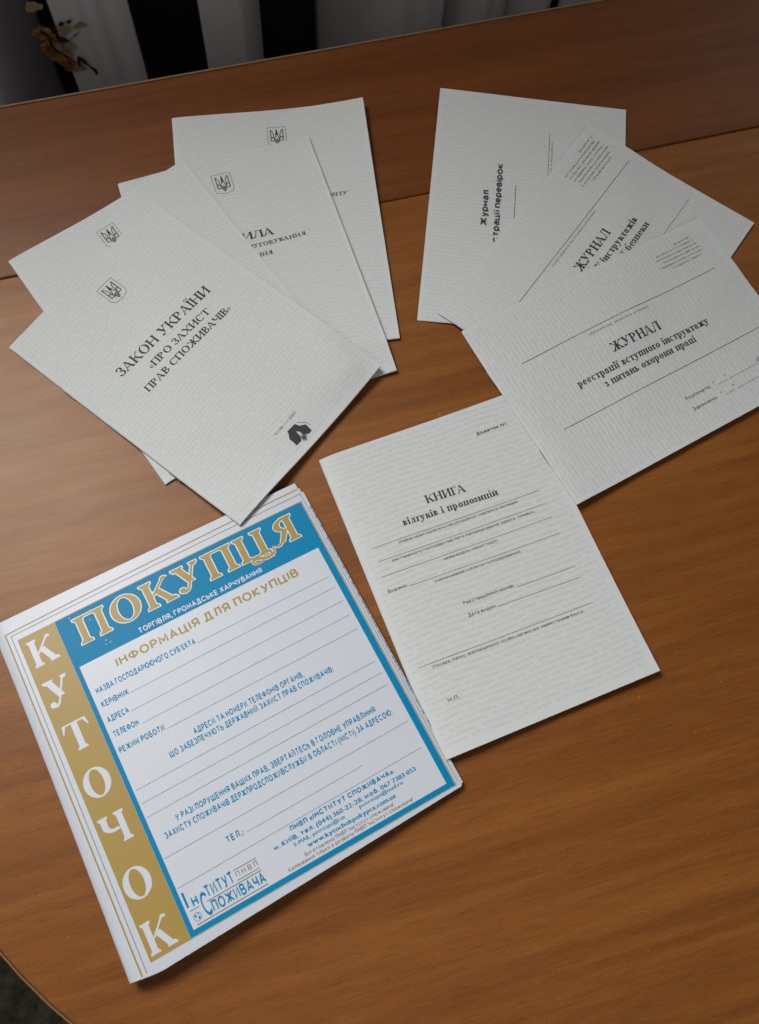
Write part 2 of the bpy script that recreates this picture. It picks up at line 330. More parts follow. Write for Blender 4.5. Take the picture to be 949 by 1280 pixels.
    if C in 'ПЦД':
        W = H*.80 if not ch.islower() else H*.9
        if C == 'П': stem(x); stem(x+W-S); bar(x+S, x+W-S, H-T/2); return P, x+W+sw
        if C == 'Ц': stem(x); stem(x+W-S); bar(x+S, x+W+sw, T/2); q([(x+W+sw*.2, T), (x+W+sw*1.2, T), (x+W+sw*1.2, -H*.2), (x+W+sw*.7, -H*.2)]); return P, x+W+sw*1.4
        q([(x+W-S-sw, T), (x+W-sw, T), (x+W-sw, H), (x+W-S-sw, H)]); bar(x+W*.28, x+W, H-T/2); dia(x+W*.08, T, x+W*.34, H, T*1.2); bar(x-sw*.5, x+W+sw*.5, T/2); q([(x-sw*.5, 0), (x, 0), (x-sw*.2, -H*.2), (x-sw*.5, -H*.2)]); q([(x+W, 0), (x+W+sw*.5, 0), (x+W+sw*.5, -H*.2), (x+W+sw*.2, -H*.2)]); return P, x+W+sw
    if C == 'С':
        arc(H*.46, H*.5, H*.44, H*.515, 42, 318, S*1.05, T, n=20); q([(H*.76, H*.99), (H*.80, H*.99), (H*.80, H*.64), (H*.74, H*.76)]); return P, H*.88
    if C == 'Т':
        W = H*.78; xc = x+W/2-S/2; q([(xc, 0), (xc+S, 0), (xc+S, H), (xc, H)]); foot(xc); bar(x, x+W, H-T/2)
        for xx, s in ((x, 1), (x+W, -1)): q([(xx, H), (xx+s*T*1.6, H-T), (xx-s*T*.2, H*.70), (xx-s*T*.8, H*.70)])
        return P, x+W+sw*.6
    if C == 'Х':
        W = H*.82; dia(x+W-S*1.1, 0, x, H, S*1.1); dia(x, 0, x+W-T*1.2, H, T*1.2); foot(x, T); foot(x+W-S); head(x); head(x+W-T*1.2, T); return P, x+W+sw
    if C == 'Ч':
        W = H*.76; q([(x+W-S, 0), (x+W, 0), (x+W, H), (x+W-S, H)]); foot(x+W-S); head(x+W-S); q([(x, H*.62), (x+S, H*.62), (x+S, H), (x, H)]); head(x); arc(x+W*.5, H*.66, W*.5, H*.24, 180, 300, S, T*1.8, n=10); return P, x+W+sw
    if C == 'Я':
        W = H*.74; q([(x+W-S, 0), (x+W, 0), (x+W, H), (x+W-S, H)]); foot(x+W-S); head(x+W-S); arc(x+W-S*.7, H*.73, H*.44, H*.27, 90, 270, S, T, n=12); q([(x+W*.48, H*.50), (x+W*.48+S, H*.50), (x+W*.20+S*.8, H*.10), (x+W*.20-S*.1, H*.06)]); arc(x+W*.12, H*.10, H*.13, H*.10, 190, 350, T*1.4, T*1.4, n=6); return P, x+W+sw
    if ch in '«»':
        s = 1 if ch == '«' else -1
        for k in (0, 1):
            bx = H*.06+k*H*.2+(0 if s == 1 else H*.14); q([(bx, H*.34), (bx+s*H*.14, H*.56), (bx+s*H*.22, H*.60), (bx+s*H*.10, H*.34)]); q([(bx, H*.34), (bx+s*H*.14, H*.12), (bx+s*H*.22, H*.08), (bx+s*H*.10, H*.34)])
        return P, H*.5
    return P, H*.36

def tri_fan(poly): return [poly]
class Print:
    """flat print collected in page millimetres (u right, v down), then laid on a sheet"""
    def __init__(s): s.v = []; s.f = []; s.k = 0; s.l = []; s.marks = []
    def poly(s, pts, layer=0):
        b = len(s.v); s.v += [(x, y) for x, y in pts]; s.l += [layer+(s.k % 23)*.0015]*len(pts); s.k += 1; s.f.append(list(range(b, b+len(pts))))
    def rect(s, u0, v0, u1, v1, layer=0, step=5):
        nu = max(1, int((u1-u0)/step)); nv = max(1, int((v1-v0)/step)); b = len(s.v)
        for j in range(nv+1):
            for i in range(nu+1): s.v.append((u0+(u1-u0)*i/nu, v0+(v1-v0)*j/nv)); s.l.append(layer)
        for j in range(nv):
            for i in range(nu): q = b+j*(nu+1)+i; s.f.append([q, q+1, q+nu+2, q+nu+1])
    def line(s, a, b, t, layer=0, step=4):
        dx, dy = b[0]-a[0], b[1]-a[1]; L = math.hypot(dx, dy); n = max(1, int(L/step)); nx, ny = -dy/L*t/2, dx/L*t/2; B = len(s.v)
        for i in range(n+1):
            x, y = a[0]+dx*i/n, a[1]+dy*i/n; s.v += [(x+nx, y+ny), (x-nx, y-ny)]; s.l += [layer, layer]
        for i in range(n): s.f.append([B+2*i, B+2*i+1, B+2*i+3, B+2*i+2])
    def polyline(s, pts, t, layer=0):
        for a, b in zip(pts[:-1], pts[1:]): s.line(a, b, t, layer+(s.k % 5)*.0015); s.k += 1
    def ribbon(s, pts, t, layer=0):
        P = []; Q = [pts[0]]+list(pts)+[pts[-1]]
        for i in range(1, len(Q)-2):
            for k in range(6):
                u = k/6; a, b, c, d = [np.array(q, float) for q in Q[i-1:i+3]]
                P.append(.5*((2*b)+(c-a)*u+(2*a-5*b+4*c-d)*u*u+(3*b-a-3*c+d)*u**3))
        P.append(np.array(pts[-1], float)); n = len(P)
        for i in range(n):
            d = P[min(n-1, i+1)]-P[max(0, i-1)]; d = d/(np.linalg.norm(d)+1e-9); w_ = t/2*(.45+.55*math.sin(math.pi*min(1, (i+.5)/n*1.15)))
            s.v += [(P[i][0]-d[1]*w_, P[i][1]+d[0]*w_), (P[i][0]+d[1]*w_, P[i][1]-d[0]*w_)]; s.l += [layer+i*.0003]*2
        b0 = len(s.v)-2*n
        for i in range(n-1): s.f.append([b0+2*i, b0+2*i+1, b0+2*i+3, b0+2*i+2])
    def serif(s, txt, u, v, width, cap, S=.17, T=.045, sw=.09, g=0, layer=0, track=.04, slope=0):
        H = cap; gl = []; x = 0; s.marks.append(len(s.f))
        for ch in txt:
            if ch == ' ': x += H*.42; continue
            if ch in 'АЛ' and x > 0: x -= H*.07
            P, wd = glyph(ch, H, H*S, H*T, H*sw, g); gl.append((x, P)); x += wd+H*track-(H*.05 if ch in 'АУГТ' else 0)
        k = width/(x-H*track) if width else 1
        for X, P in gl:
            for p in P: s.poly([(u+(X+a)*k, v-b+slope*(X+a)*k) for a, b in p], layer)
    def sans(s, txt, u, v, width, cap, bold=0, layer=0, res=2, slope=0, fat=0, sp=1):
        """fat: extra stroke weight in mm, drawn as shifted copies a hair above each other"""
        s.marks.append(len(s.f)); V, Fc, w, h, Lv = text_mesh(txt, .115+1.7*fat/cap, res, sp); k = (width/w) if width else cap
        b = len(s.v); s.v += [(u+x*k, v-y*cap+slope*x*k) for x, y in V]; s.l += [layer+z for z in Lv]; s.f += [[b+i for i in q] for q in Fc]
    def build(s, name, m, sheet, off, label=None):
        pts = sheet.map(np.array(s.v, dtype=float), (np.array(s.l)+off)/1000.0)
        cuts = sorted(set([0]+s.marks+[len(s.f)])); first = None
        for c0, c1 in zip(cuts[:-1], cuts[1:]):      # one object per line of text
            fs = []; re = {}; vs = []
            for q in s.f[c0:c1]:
                ar = sum(s.v[q[i]][0]*s.v[q[(i+1) % len(q)]][1]-s.v[q[(i+1) % len(q)]][0]*s.v[q[i]][1] for i in range(len(q)))
                if ar > 0: q = q[::-1]
                for i in q:
                    if i not in re: re[i] = len(vs); vs.append(pts[i])
                fs.append([re[i] for i in q])
            o = link_mesh(name, vs, fs, m, sheet.cov)
        if label: o['label'] = label
        return o
_tc = {}
def font_glyph(ch):      # Latin, figures and punctuation from the built-in font
    c = bpy.data.curves.new('lettering', 'FONT'); c.body = ch; c.resolution_u = 2
    o = bpy.data.objects.new('lettering', c); m = bpy.data.meshes.new_from_object(o)
    V = [(v.co[0]/.728, v.co[1]/.728) for v in m.vertices]; F_ = [list(p.vertices) for p in m.polygons]
    bpy.data.objects.remove(o); bpy.data.meshes.remove(m); bpy.data.curves.remove(c)
    x0 = min(v[0] for v in V) if V else 0; return [(x-x0, y) for x, y in V], F_, (max(v[0] for v in V)-x0 if V else .2)
def el(cx, cy, rx, ry, a0, a1, n=9): return [(cx+rx*math.cos(math.radians(a0+(a1-a0)*i/n)), cy+ry*math.sin(math.radians(a0+(a1-a0)*i/n))) for i in range(n+1)]
def Dp(x0, y0, y1, xr): q = (y1-y0)/2; return [(x0, y1)]+el(xr-q*.8, (y0+y1)/2, q*.8, q, 90, -90, 6)+[(x0, y0)]
def mir(P, w): return [(w-x, y) for x, y in P]
STEM = [(0, 0), (0, 1)]
CAPS = {'А': (.68, [[(0, 0), (.34, 1), (.68, 0)], [(.12, .30), (.56, .30)]]), 'Б': (.54, [[(.48, 1), (0, 1), (0, 0)], Dp(0, 0, .56, .54)]), 'В': (.56, [STEM, Dp(0, .54, 1, .50), Dp(0, 0, .54, .56)]),
 'Г': (.46, [[(0, 0), (0, 1), (.46, 1)]]), 'Ґ': (.46, [[(0, 0), (0, 1), (.46, 1), (.46, 1.15)]]), 'Д': (.68, [[(.10, 0), (.19, .5), (.20, 1), (.56, 1), (.56, 0)], [(0, -.18), (0, 0), (.68, 0), (.68, -.18)]]),
 'Е': (.50, [[(.48, 1), (0, 1), (0, 0), (.5, 0)], [(0, .52), (.44, .52)]]), 'Є': (.62, [el(.36, .5, .36, .5, 45, 315, 12), [(0, .5), (.46, .5)]]),
 'Ж': (.90, [[(.45, 0), (.45, 1)], [(0, 1), (.42, .53), (0, 0)], [(.90, 1), (.48, .53), (.90, 0)]]), 'З': (.54, [el(.24, .76, .26, .24, 150, -90, 9), el(.24, .27, .30, .27, 90, -150, 9)]),
 'И': (.58, [[(0, 1), (0, 0), (.58, 1), (.58, 0)]]), 'Й': (.58, [[(0, 1), (0, 0), (.58, 1), (.58, 0)], el(.29, 1.26, .15, .12, 190, 350, 6)]), 'І': (.0, [STEM]), 'Ї': (.0, [STEM, [(-.15, 1.12), (-.15, 1.24)], [(.15, 1.12), (.15, 1.24)]]),
 'К': (.56, [STEM, [(.52, 1), (.04, .50), (.56, 0)]]), 'Л': (.58, [[(0, 0), (.12, .12), (.17, .5), (.18, 1), (.58, 1), (.58, 0)]]), 'М': (.70, [[(0, 0), (0, 1), (.35, .25), (.70, 1), (.70, 0)]]),
 'Н': (.58, [STEM, [(.58, 0), (.58, 1)], [(0, .52), (.58, .52)]]), 'О': (.74, [el(.37, .5, .37, .5, 0, 360, 18)]), 'П': (.56, [[(0, 0), (0, 1), (.56, 1), (.56, 0)]]), 'Р': (.52, [STEM, Dp(0, .44, 1, .52)]),
 'С': (.66, [el(.37, .5, .37, .5, 42, 318, 13)]), 'Т': (.60, [[(0, 1), (.60, 1)], [(.30, 0), (.30, 1)]]), 'У': (.58, [[(0, 1), (.30, .30)], [(.58, 1), (.24, .04), (.14, 0), (.04, .02)]]),
 'Ф': (.80, [[(.40, -.06), (.40, 1.06)], el(.40, .52, .40, .33, 0, 360, 16)]), 'Х': (.62, [[(0, 0), (.60, 1)], [(.02, 1), (.62, 0)]]), 'Ц': (.66, [[(0, 1), (0, 0), (.66, 0), (.66, -.2)], [(.56, 1), (.56, 0)]]),
 'Ч': (.52, [[(0, 1), (0, .56), (.10, .42), (.52, .42)], [(.52, 1), (.52, 0)]]), 'Ш': (.84, [[(0, 1), (0, 0), (.84, 0), (.84, 1)], [(.42, 0), (.42, 1)]]), 'Щ': (.94, [[(0, 1), (0, 0), (.94, 0), (.94, -.2)], [(.84, 0), (.84, 1)], [(.42, 0), (.42, 1)]]),
 'Ь': (.52, [STEM, Dp(0, 0, .56, .52)]), 'Ю': (.96, [STEM, [(0, .52), (.26, .52)], el(.61, .5, .35, .5, 0, 360, 16)]), 'Я': (.54, [[(.54, 0), (.54, 1)], mir(Dp(0, .44, 1, .54), .54), [(.26, .44), (0, 0)]])}
LOW = {'а': (.44, [[(.04, .60), (.12, .69), (.27, .72), (.40, .66), (.44, .52), (.44, 0)], [(.44, .42), (.16, .39), (.03, .30), (.02, .14), (.12, .01), (.26, 0), (.44, .14)]]), 'б': (.50, [el(.25, .32, .25, .32, 0, 360, 12), [(0, .32), (.03, .72), (.14, .92), (.44, 1.0)]]),
 'е': (.48, [[(.02, .37)]+el(.24, .36, .24, .36, 2, 318, 11)]), 'р': (.48, [[(0, -.26), (0, .72)], el(.25, .36, .23, .36, 0, 360, 12)]), 'у': (.46, [[(0, .72), (.24, .06)], [(.46, .72), (.18, -.22), (.02, -.25)]]),
 'ф': (.66, [[(.33, -.26), (.33, 1)], el(.33, .36, .33, .36, 0, 360, 14)]), 'і': (0, [[(0, 0), (0, .72)], [(0, .88), (0, 1.0)]]), 'ї': (.2, [[(.1, 0), (.1, .72)], [(0, .88), (0, 1.0)], [(.2, .88), (.2, 1.0)]]), 'й': (.46, [[(0, .72), (0, 0), (.46, .72), (.46, 0)], el(.23, .98, .13, .1, 190, 350, 5)])}
def strip(P, t):
    P = [P[0]]+[b for a, b in zip(P, P[1:]) if math.hypot(b[0]-a[0], b[1]-a[1]) > 1e-6]; n = len(P); closed = math.hypot(P[0][0]-P[-1][0], P[0][1]-P[-1][1]) < 1e-6; V = []
    for i in range(n):
        a = P[i-1] if i else (P[-2] if closed else None); b = P[i]; c = P[i+1] if i < n-1 else (P[1] if closed else None); ns = []
        for u, v in ((a, b), (b, c)):
            if u is None or v is None: continue
            L = math.hypot(v[0]-u[0], v[1]-u[1]); ns.append((-(v[1]-u[1])/L, (v[0]-u[0])/L))
        if len(ns) == 1: nx, ny = ns[0]; ex = t*.5*(0 if n > 2 and False else 1)
        else:
            k = max(.35, 1+ns[0][0]*ns[1][0]+ns[0][1]*ns[1][1]); nx, ny = (ns[0][0]+ns[1][0])/k, (ns[0][1]+ns[1][1])/k
        V += [(b[0]+nx*t/2, b[1]+ny*t/2), (b[0]-nx*t/2, b[1]-ny*t/2)]
    return V, [[2*i, 2*i+1, 2*i+3, 2*i+2] for i in range(n-1)]
def text_mesh(txt, wt=.12, res=2, sp=1, asp=1.0):
    """sans lettering, cap height 1; returns vertices, faces, width, height, hair-thin levels"""
    key = (txt, round(wt, 3), sp, round(asp, 2))
    if key in _tc: return _tc[key]
    V = []; F_ = []; Lv = []; x = wt/2; k = 0
    for ch in txt:
        if ch == ' ': x += .34*sp; continue
        up = ch.upper()
        if up in CAPS:
            low = ch.islower(); w, S = LOW[ch] if ch in LOW else CAPS[up]; sx, sy = (1, 1) if (not low or ch in LOW) else (.84, .72)
            for P in S:
                v, f = strip([(x+px*sx, py*sy*(1-wt)+wt/2) for px, py in P], wt)
                b = len(V); V += v; F_ += [[b+i for i in q] for q in f]; Lv += [(k % 11)*.0013]*len(v); k += 1
            x += w*sx+wt+.15*sp
        else:
            v, f, w = font_glyph(ch) if ch not in '"' else ([], [], .2)
            if ch == '"': v = [(0, .7), (.05, .7), (.05, 1), (0, 1), (.15, .7), (.2, .7), (.2, 1), (.15, 1)]; f = [[0, 1, 2, 3], [4, 5, 6, 7]]
            fat = max(0, wt-.12)*.5
            for n, (du, dv) in enumerate(((0, 0),) if fat < .01 else ((-fat, 0), (fat, 0))):
                b = len(V); V += [(x-wt/2+px+du, py+dv) for px, py in v]; F_ += [[b+i for i in q] for q in f]; Lv += [n*.0143]*len(v)
            x += w+.15*sp
    V = np.array(V); _tc[key] = (V, F_, x-.15*sp-wt/2, 1.0, Lv); return _tc[key]

# ------------------------------------------------------------------ booklets
BODIES = []     # functions (x, y) -> top height of what already lies there
def obstacle(X, Y):
    Z = np.zeros_like(X)
    for b in BODIES: Z = np.maximum(Z, b(X, Y))
    return Z
class Sheet:
    def __init__(s, name, x, y, deg, w, h, th, label, group, cat='booklet', extra=None, puff=.8, sag=6e-6):
        s.x, s.y, s.t, s.w, s.h, s.th = x, y, R(deg), w, h, th; s.puff = puff
        s.nu, s.nv = int(w/3.5)+1, int(h/3.5)+1
        s.U, s.V = np.meshgrid(np.linspace(0, w, s.nu+1), np.linspace(0, h, s.nv+1))
        X, Y = s.world(s.U, s.V); d = .0045; ob = np.zeros_like(X)
        for a in range(8): ob = np.maximum(ob, obstacle(X+d*math.cos(a*math.pi/4), Y+d*math.sin(a*math.pi/4)))
        ob = np.maximum(ob, obstacle(X, Y)); ob = np.where(ob > 0, ob+.00045, 0)
        Z = ob.copy()
        for it in range(1100):
            p = np.pad(Z, 1, mode='reflect', reflect_type='odd'); avg = (p[1:-1, :-2]+p[1:-1, 2:]+p[:-2, 1:-1]+p[2:, 1:-1])/4
            Z = np.maximum(ob, np.clip(avg-sag, 0, None))
        for it in range(4):     # soften creases within the clearance
            p = np.pad(Z, 1, mode='reflect', reflect_type='odd'); Z = np.clip(.5*Z+.125*(p[1:-1, :-2]+p[1:-1, 2:]+p[:-2, 1:-1]+p[2:, 1:-1]), 0, None)
        Z = Z+.0021*np.clip((s.U/w-.55)/.45, 0, 1)**2*(.7+.3*np.cos(3*s.V/h+x*40))+.0005*np.sin(math.pi*s.U/w)*np.sin(2.2*s.V/h+y*30)**2
        if extra is not None: Z = Z+extra(s.U/w, s.V/h)
        s.zb = Z
        s.root = thing(name, (x, y, 0), s.t, label, cat, group)
        BODIES.append(s.height)
    def world(s, U, V): c, n = math.cos(s.t), math.sin(s.t); return s.x+(U*c+V*n)/1000, s.y+(U*n-V*c)/1000
    def bil(s, U, V):
        fu = np.clip(U/s.w*s.nu, 0, s.nu-1e-6); fv = np.clip(V/s.h*s.nv, 0, s.nv-1e-6); i = fu.astype(int); j = fv.astype(int); a = fu-i; b = fv-j; Z = s.zb
        return Z[j, i]*(1-a)*(1-b)+Z[j, i+1]*a*(1-b)+Z[j+1, i]*(1-a)*b+Z[j+1, i+1]*a*b
    def prof(s, U):  # cover height above the underside: rounded back fold, slight puff beside it, thin at the fore edge
        u = np.clip(U, 0, s.w); r = 1.1
        rd = np.where(u < r, np.sqrt(np.clip(1-(1-u/r)**2, 0, 1)), 1.0)
        return (s.th*(.5+.5*rd)+s.puff*(1-np.exp(-u/9))*np.exp(-u/45)*rd)/1000
    def top(s, U, V): return s.bil(U, V)+s.prof(U)
    def height(s, X, Y):
        c, n = math.cos(s.t), math.sin(s.t); dx, dy = X-s.x, Y-s.y; U = 1000*(dx*c+dy*n); V = 1000*(dx*n-dy*c)
        ins = (U > -1) & (U < s.w+1) & (V > -1) & (V < s.h+1)
        return np.where(ins, s.top(U, V), 0)
    def map(s, P, off):
        z = s.top(P[:, 0], P[:, 1])+off; return np.stack([P[:, 0]/1000, -P[:, 1]/1000, z], 1)
    def build(s, m_cover, m_pages, staples=True, npages=5):
        w, h = s.w, s.h; rows = np.linspace(0, h, s.nv+1)
        us = [0, .12, .35, .7, 1.1, 2.2]+[w*k/s.nu for k in range(1, s.nu+1)]; n = len(us); ct = .22/1000
        # cover as one folded sheet: outer front (fore edge -> back fold), round the fold, outer back, then inside again
        prof = []
        for u in us[::-1]: prof.append((u, 'T', 0))
        for u in us[1:]: prof.append((u, 'B', 0))
        for u in us[:0:-1]: prof.append((max(u, .6), 'B', 1))
        for u in us[1:]: prof.append((max(u, .6), 'T', 1))
        v = []; f = []
        for V in rows:
            U = np.array([p[0] for p in prof]); Vv = np.full_like(U, V); T_ = s.top(U, Vv); B_ = s.bil(U, Vv)
            r = 1.1; rd = np.where(U < r, np.sqrt(np.clip(1-(1-U/r)**2, 0, 1)), 1.0); B_ = B_+s.th/1000*(.5-.5*rd)+.00003
            for k, (u, kind, inn) in enumerate(prof):
                z = (T_[k]-inn*ct) if kind == 'T' else (B_[k]+inn*ct)
                v.append((u/1000, -V/1000, z))
        m = len(prof)
        for j in range(len(rows)-1):
            for k in range(m): f.append([j*m+k, j*m+(k+1) % m, (j+1)*m+(k+1) % m, (j+1)*m+k][::-1])
        # end faces
        for j in (0, len(rows)-1):
            q = [j*m+k for k in range(m)]; half = m//2
            for k in range(n-1):
                a, b_ = k, k+1; c_, d_ = m-1-k, m-2-k; f.append([a, b_, d_ % m, c_ % m] if False else [j*m+a, j*m+b_, j*m+d_, j*m+c_])
        cov = s.cov = link_mesh('cover', v, f, m_cover, s.root, True)
        cov.data.polygons.foreach_set('use_smooth', [True]*len(cov.data.polygons))
        try: cov.data.set_sharp_from_angle(angle=R(40))
        except Exception: pass
        # inner pages as separate thin leaves stepped at the fore edge
        for q in range(npages):
            a = (q+.15)/npages; b_ = (q+.85)/npages; ins = .35+1.1*abs(q-(npages-1)/2)/npages*random.uniform(.2, 1)+random.uniform(0, .25); v = []; f = []
            uu = np.linspace(1.3, w-ins, 14); vv = np.linspace(.25+random.uniform(0, .3), h-.25-random.uniform(0, .3), 20)
            for lay in (a, b_):
                for V in vv:
                    B_ = s.bil(uu, np.full_like(uu, V))+.0003; T_ = s.top(uu, np.full_like(uu, V))-.0003
                    for k, u in enumerate(uu): v.append((u/1000, -V/1000, B_[k]+(T_[k]-B_[k])*lay))
            nu, nv = len(uu), len(vv); o2 = nu*nv
            for j in range(nv-1):
                for i in range(nu-1):
                    c0 = j*nu+i; f.append([c0, c0+1, c0+nu+1, c0+nu][::1]); f.append([o2+c0+nu, o2+c0+nu+1, o2+c0+1, o2+c0])
            for i in range(nu-1): f.append([i, o2+i, o2+i+1, i+1]); k = (nv-1)*nu+i; f.append([k, k+1, o2+k+1, o2+k])
            for j in range(nv-1): k = j*nu+nu-1; f.append([k, o2+k, o2+k+nu, k+nu]); k = j*nu; f.append([k, k+nu, o2+k+nu, o2+k])
            link_mesh('page', v, f, m_pages, s.root)
        if staples:
            for vc in (h*.27, h*.73):
                v = []; f = []; z = float(s.bil(np.array([0.]), np.array([vc]))[0])+s.th/2000; nseg = 7
                for k in range(9):
                    V = vc-5.5+11*k/8; bulge = .22
                    for a in range(nseg): an = 2*math.pi*a/nseg; v.append(((-bulge+.30*math.cos(an))/1000, -V/1000, z+.30/1000*math.sin(an)))
                for k in range(8):
                    for a in range(nseg): f.append([k*nseg+a, k*nseg+(a+1) % nseg, (k+1)*nseg+(a+1) % nseg, (k+1)*nseg+a])
                f += [list(range(nseg)), [8*nseg+a for a in range(nseg)][::-1]]
                link_mesh('staple', v, f, STEEL, s.root)
    def watermark(s, m, cap, rowstep, word, per=46, margin=3.5, vertical=False, wave=.5, seed=1):
        rr = random.Random(seed); V0, F0, W0, H0, L0 = text_mesh(word, .14); k = cap; Wd = W0*k*.86; A, Bq = (s.h, s.w) if vertical else (s.w, s.h)
        allv = []; allf = []; lv = []; n = 0; F0a = F0; r = 0; y = margin
        per = Wd+cap*1.9
        while y < Bq-margin:
            x = margin-((r*per*.29) % per)
            while x < A-margin:
                X = x+V0[:, 0]*k*.86; Y = y-V0[:, 1]*k+wave*np.sin(X/9.5+seed+r*.05); okv = (X > margin-1) & (X < A-margin+1)
                for q in F0a:
                    if all(okv[i] for i in q): allf.append([n+i for i in q])
                pts = np.stack([X, Y], 1)
                if vertical: pts = np.stack([Y, s.h-X], 1)
                allv.append(pts); lv += L0; n += len(pts); x += per
            y += rowstep; r += 1
        P = np.concatenate(allv)
        o = s.finish_print('background_print', P, allf, m, .03+np.array(lv)); o['kind'] = 'stuff'
        return o
    def finish_print(s, name, P, faces, m, off):
        pts = s.map(P, off/1000); used = sorted({i for q in faces for i in q}); re = {i: k for k, i in enumerate(used)}
        return link_mesh(name, pts[used], [[re[i] for i in q] for q in faces], m, s.cov)

def emblem(p, cx, cy, w):
    k = w/14.0; L = lambda pts, t: p.polyline([(cx+x*k, cy+y*k) for x, y in pts], t*k)
    L([(-7, 0), (7, 0), (7, 14.5), (5.6, 16.6), (0, 18.2), (-5.6, 16.6), (-7, 14.5), (-7, 0)], .32)
    for s in (-1, 1):
        L([(s*4.6, 2.2), (s*4.6, 12.6), (s*1.5, 12.6)], .72)
        L([(s*4.6, 2.2), (s*3.0, 4.6), (s*2.3, 7.2), (s*2.5, 9.0), (s*4.4, 9.3)], .62)
        L([(s*2.5, 9.0), (s*1.6, 10.9), (s*1.5, 12.6), (s*.9, 14.6), (0, 15.9)], .6)
        L([(0, 1.8), (s*.55, 5.5), (s*.9, 8.4), (s*1.9, 10.6)], .6)
        L([(0, 10.6), (s*1.0, 12.4), (0, 14.2)], .5)
    L([(0, 2.2), (0, 7.5)], .8); L([(0, 10.6), (0, 15.6)], .5)
    L([(-4.4, 9.3), (-2.5, 10.2), (-1.5, 12.6)], .35); L([(4.4, 9.3), (2.5, 10.2), (1.5, 12.6)], .35)
WM = 'ІНСТИТУТ СПОЖИВАЧА'
LG = 'grey paper booklets fanned out on the left of the table'; RG = 'grey paper journals fanned out on the right of the table'
W5, H5 = 148.0, 210.0

# D: rearmost of the left fan
D = Sheet('booklet', -.1958, .4927, 14.19, W5, H5, 1.1, 'rearmost left booklet, mostly covered, with a repair rules title ending showing at its right side', LG, extra=lambda u, v: .0055*np.clip((u-.45)/.55, 0, 1)**2*np.clip(1-v*1.6, 0, 1)**1.5)
D.build(PAPER, PAGES); D.watermark(TAN, 1.6, 3.05, WM, wave=1.05, seed=2)
p = Print(); emblem(p, 78.6, 16.6, 14.2); p.build('emblem', BLACK, D, .10)
p = Print(); p.serif('ПРАВИЛА', 47, 76, 54, 6.2, .18, .06, .07); p.serif('ГАРАНТІЙНОГО РЕМОНТУ', 54, 85, 72.2, 3.1, .20, .09, .09); p.build('title_text', BLACK, D, .10)
# C
C = Sheet('booklet', -.2235, .4263, 25.22, W5, H5, 1.4, 'third left booklet, rules title ending ИЛА visible beside its crest', LG)
C.build(PAPER, PAGES); C.watermark(TAN, 1.6, 3.05, WM, wave=1.05, seed=3)
p = Print(); emblem(p, 74.6, 15.0, 14.2); p.build('emblem', BLACK, C, .10)
p = Print(); p.serif('ПРАВИЛА', 45, 76.3, 54, 6.3, .19, .065, .07, slope=.03); p.serif('ПОБУТОВОГО ОБСЛУГОВУВАННЯ', 23.5, 85.4, 97, 3.3, .20, .09, .09); p.serif('НАСЕЛЕННЯ', 59, 93.8, 34, 3.2, .20, .09, .09); p.build('title_text', BLACK, C, .10)
# B
B_ = Sheet('booklet', -.2858, .3489, 43.04, W5, H5, 1.5, 'second left booklet, only its crest and top strip showing above the front booklet', LG)
B_.build(PAPER, PAGES); B_.watermark(TAN, 1.6, 3.05, WM, wave=1.05, seed=4)
p = Print(); emblem(p, 70.6, 15.3, 13.8); p.build('emblem', BLACK, B_, .10)
# E
E_ = Sheet('journal', .0099, .3424, 90.9, H5, W5, 1.1, 'rearmost right journal with bold sans title of inspections turned sideways', RG, 'journal', extra=lambda u, v: .0022*np.clip(1-u*1.6, 0, 1)**2*np.clip(v*3, 0, 1))
E_.build(PAPER, PAGES); E_.watermark(TANW, 1.6, 3.3, WM, vertical=True, seed=5)
p = Print(); p.sans('Журнал', 86, 44.6, 32.5, 5.4, 0, fat=.30, sp=.45); p.sans('реєстрації перевірок', 57, 54.0, 87.5, 5.4, 0, fat=.30, sp=.45); p.build('title_text', BLACK, E_, .10)
p = Print(); p.line((62, 64.6), (125.8, 64.6), .5); p.line((32, 88.6), (177.6, 88.6), .35); p.build('form_line', BLACK, E_, .10)
p = Print(); p.sans('(назва підприємства, установи)', 75, 91.4, 95, 1.5); p.build('small_text', GREYINK, E_, .10)
# H
H_ = Sheet('booklet', -.0446, .2259, 28.49, W5, H5, 1.2, 'feedback and proposals book titled КНИГА, below the right fan and beside the blue poster', None, extra=lambda u, v: .0004*u+.0030*np.clip((v-.55)/.45, 0, 1)**2, puff=3.8)
H_.build(PAPER, PAGES); H_.watermark(TANH, 1.9, 3.75, WM, margin=5, wave=.6, seed=6)
p = Print(); p.serif('КНИГА', 55.7, 54.9, 28.2, 5.8, .20, .07, .08, slope=.045); p.serif('відгуків і пропозицій', 35.4, 63.8, 67.5, 5.0, .22, .08, .08, slope=.035, track=.05); p.build('title_text', BLACK, H_, .10)
p = Print(); SL = .02
for a, b in (((9.9, 70.8), (129.4, 73.2)), ((10.3, 80.7), (129.5, 83.1)), ((9.3, 90.9), (129.6, 93.2)), ((23.1, 102.6), (129.3, 105.2)), ((88, 128.2), (129.2, 129.3)), ((71.1, 135.3), (128.9, 137.2)), ((8.2, 153.0), (129.1, 155.2))): p.line(a, b, .28)
p.build('form_line', BLACK, H_, .10)
p = Print()
for tx, u, v, wd in (('(повна назва підприємства роздрібної торгівлі (у закладах', 27.8, 74.0, 84.8), ('ресторанного господарства) його підпорядкування, адреса, телефон,', 19.4, 84.0, 100.8), ('назва відділу, секції тощо)', 50.8, 94.9, 38.1), ('(найменування суб’єкта господарювання)', 39.6, 106.6, 60.1), ('(посада, підпис, відповідальної особи, органу, що зареєстрував Книгу)', 16.8, 156.6, 104.1)): p.sans(tx, u, v, wd, 2.0, 0, slope=.022, fat=.05)
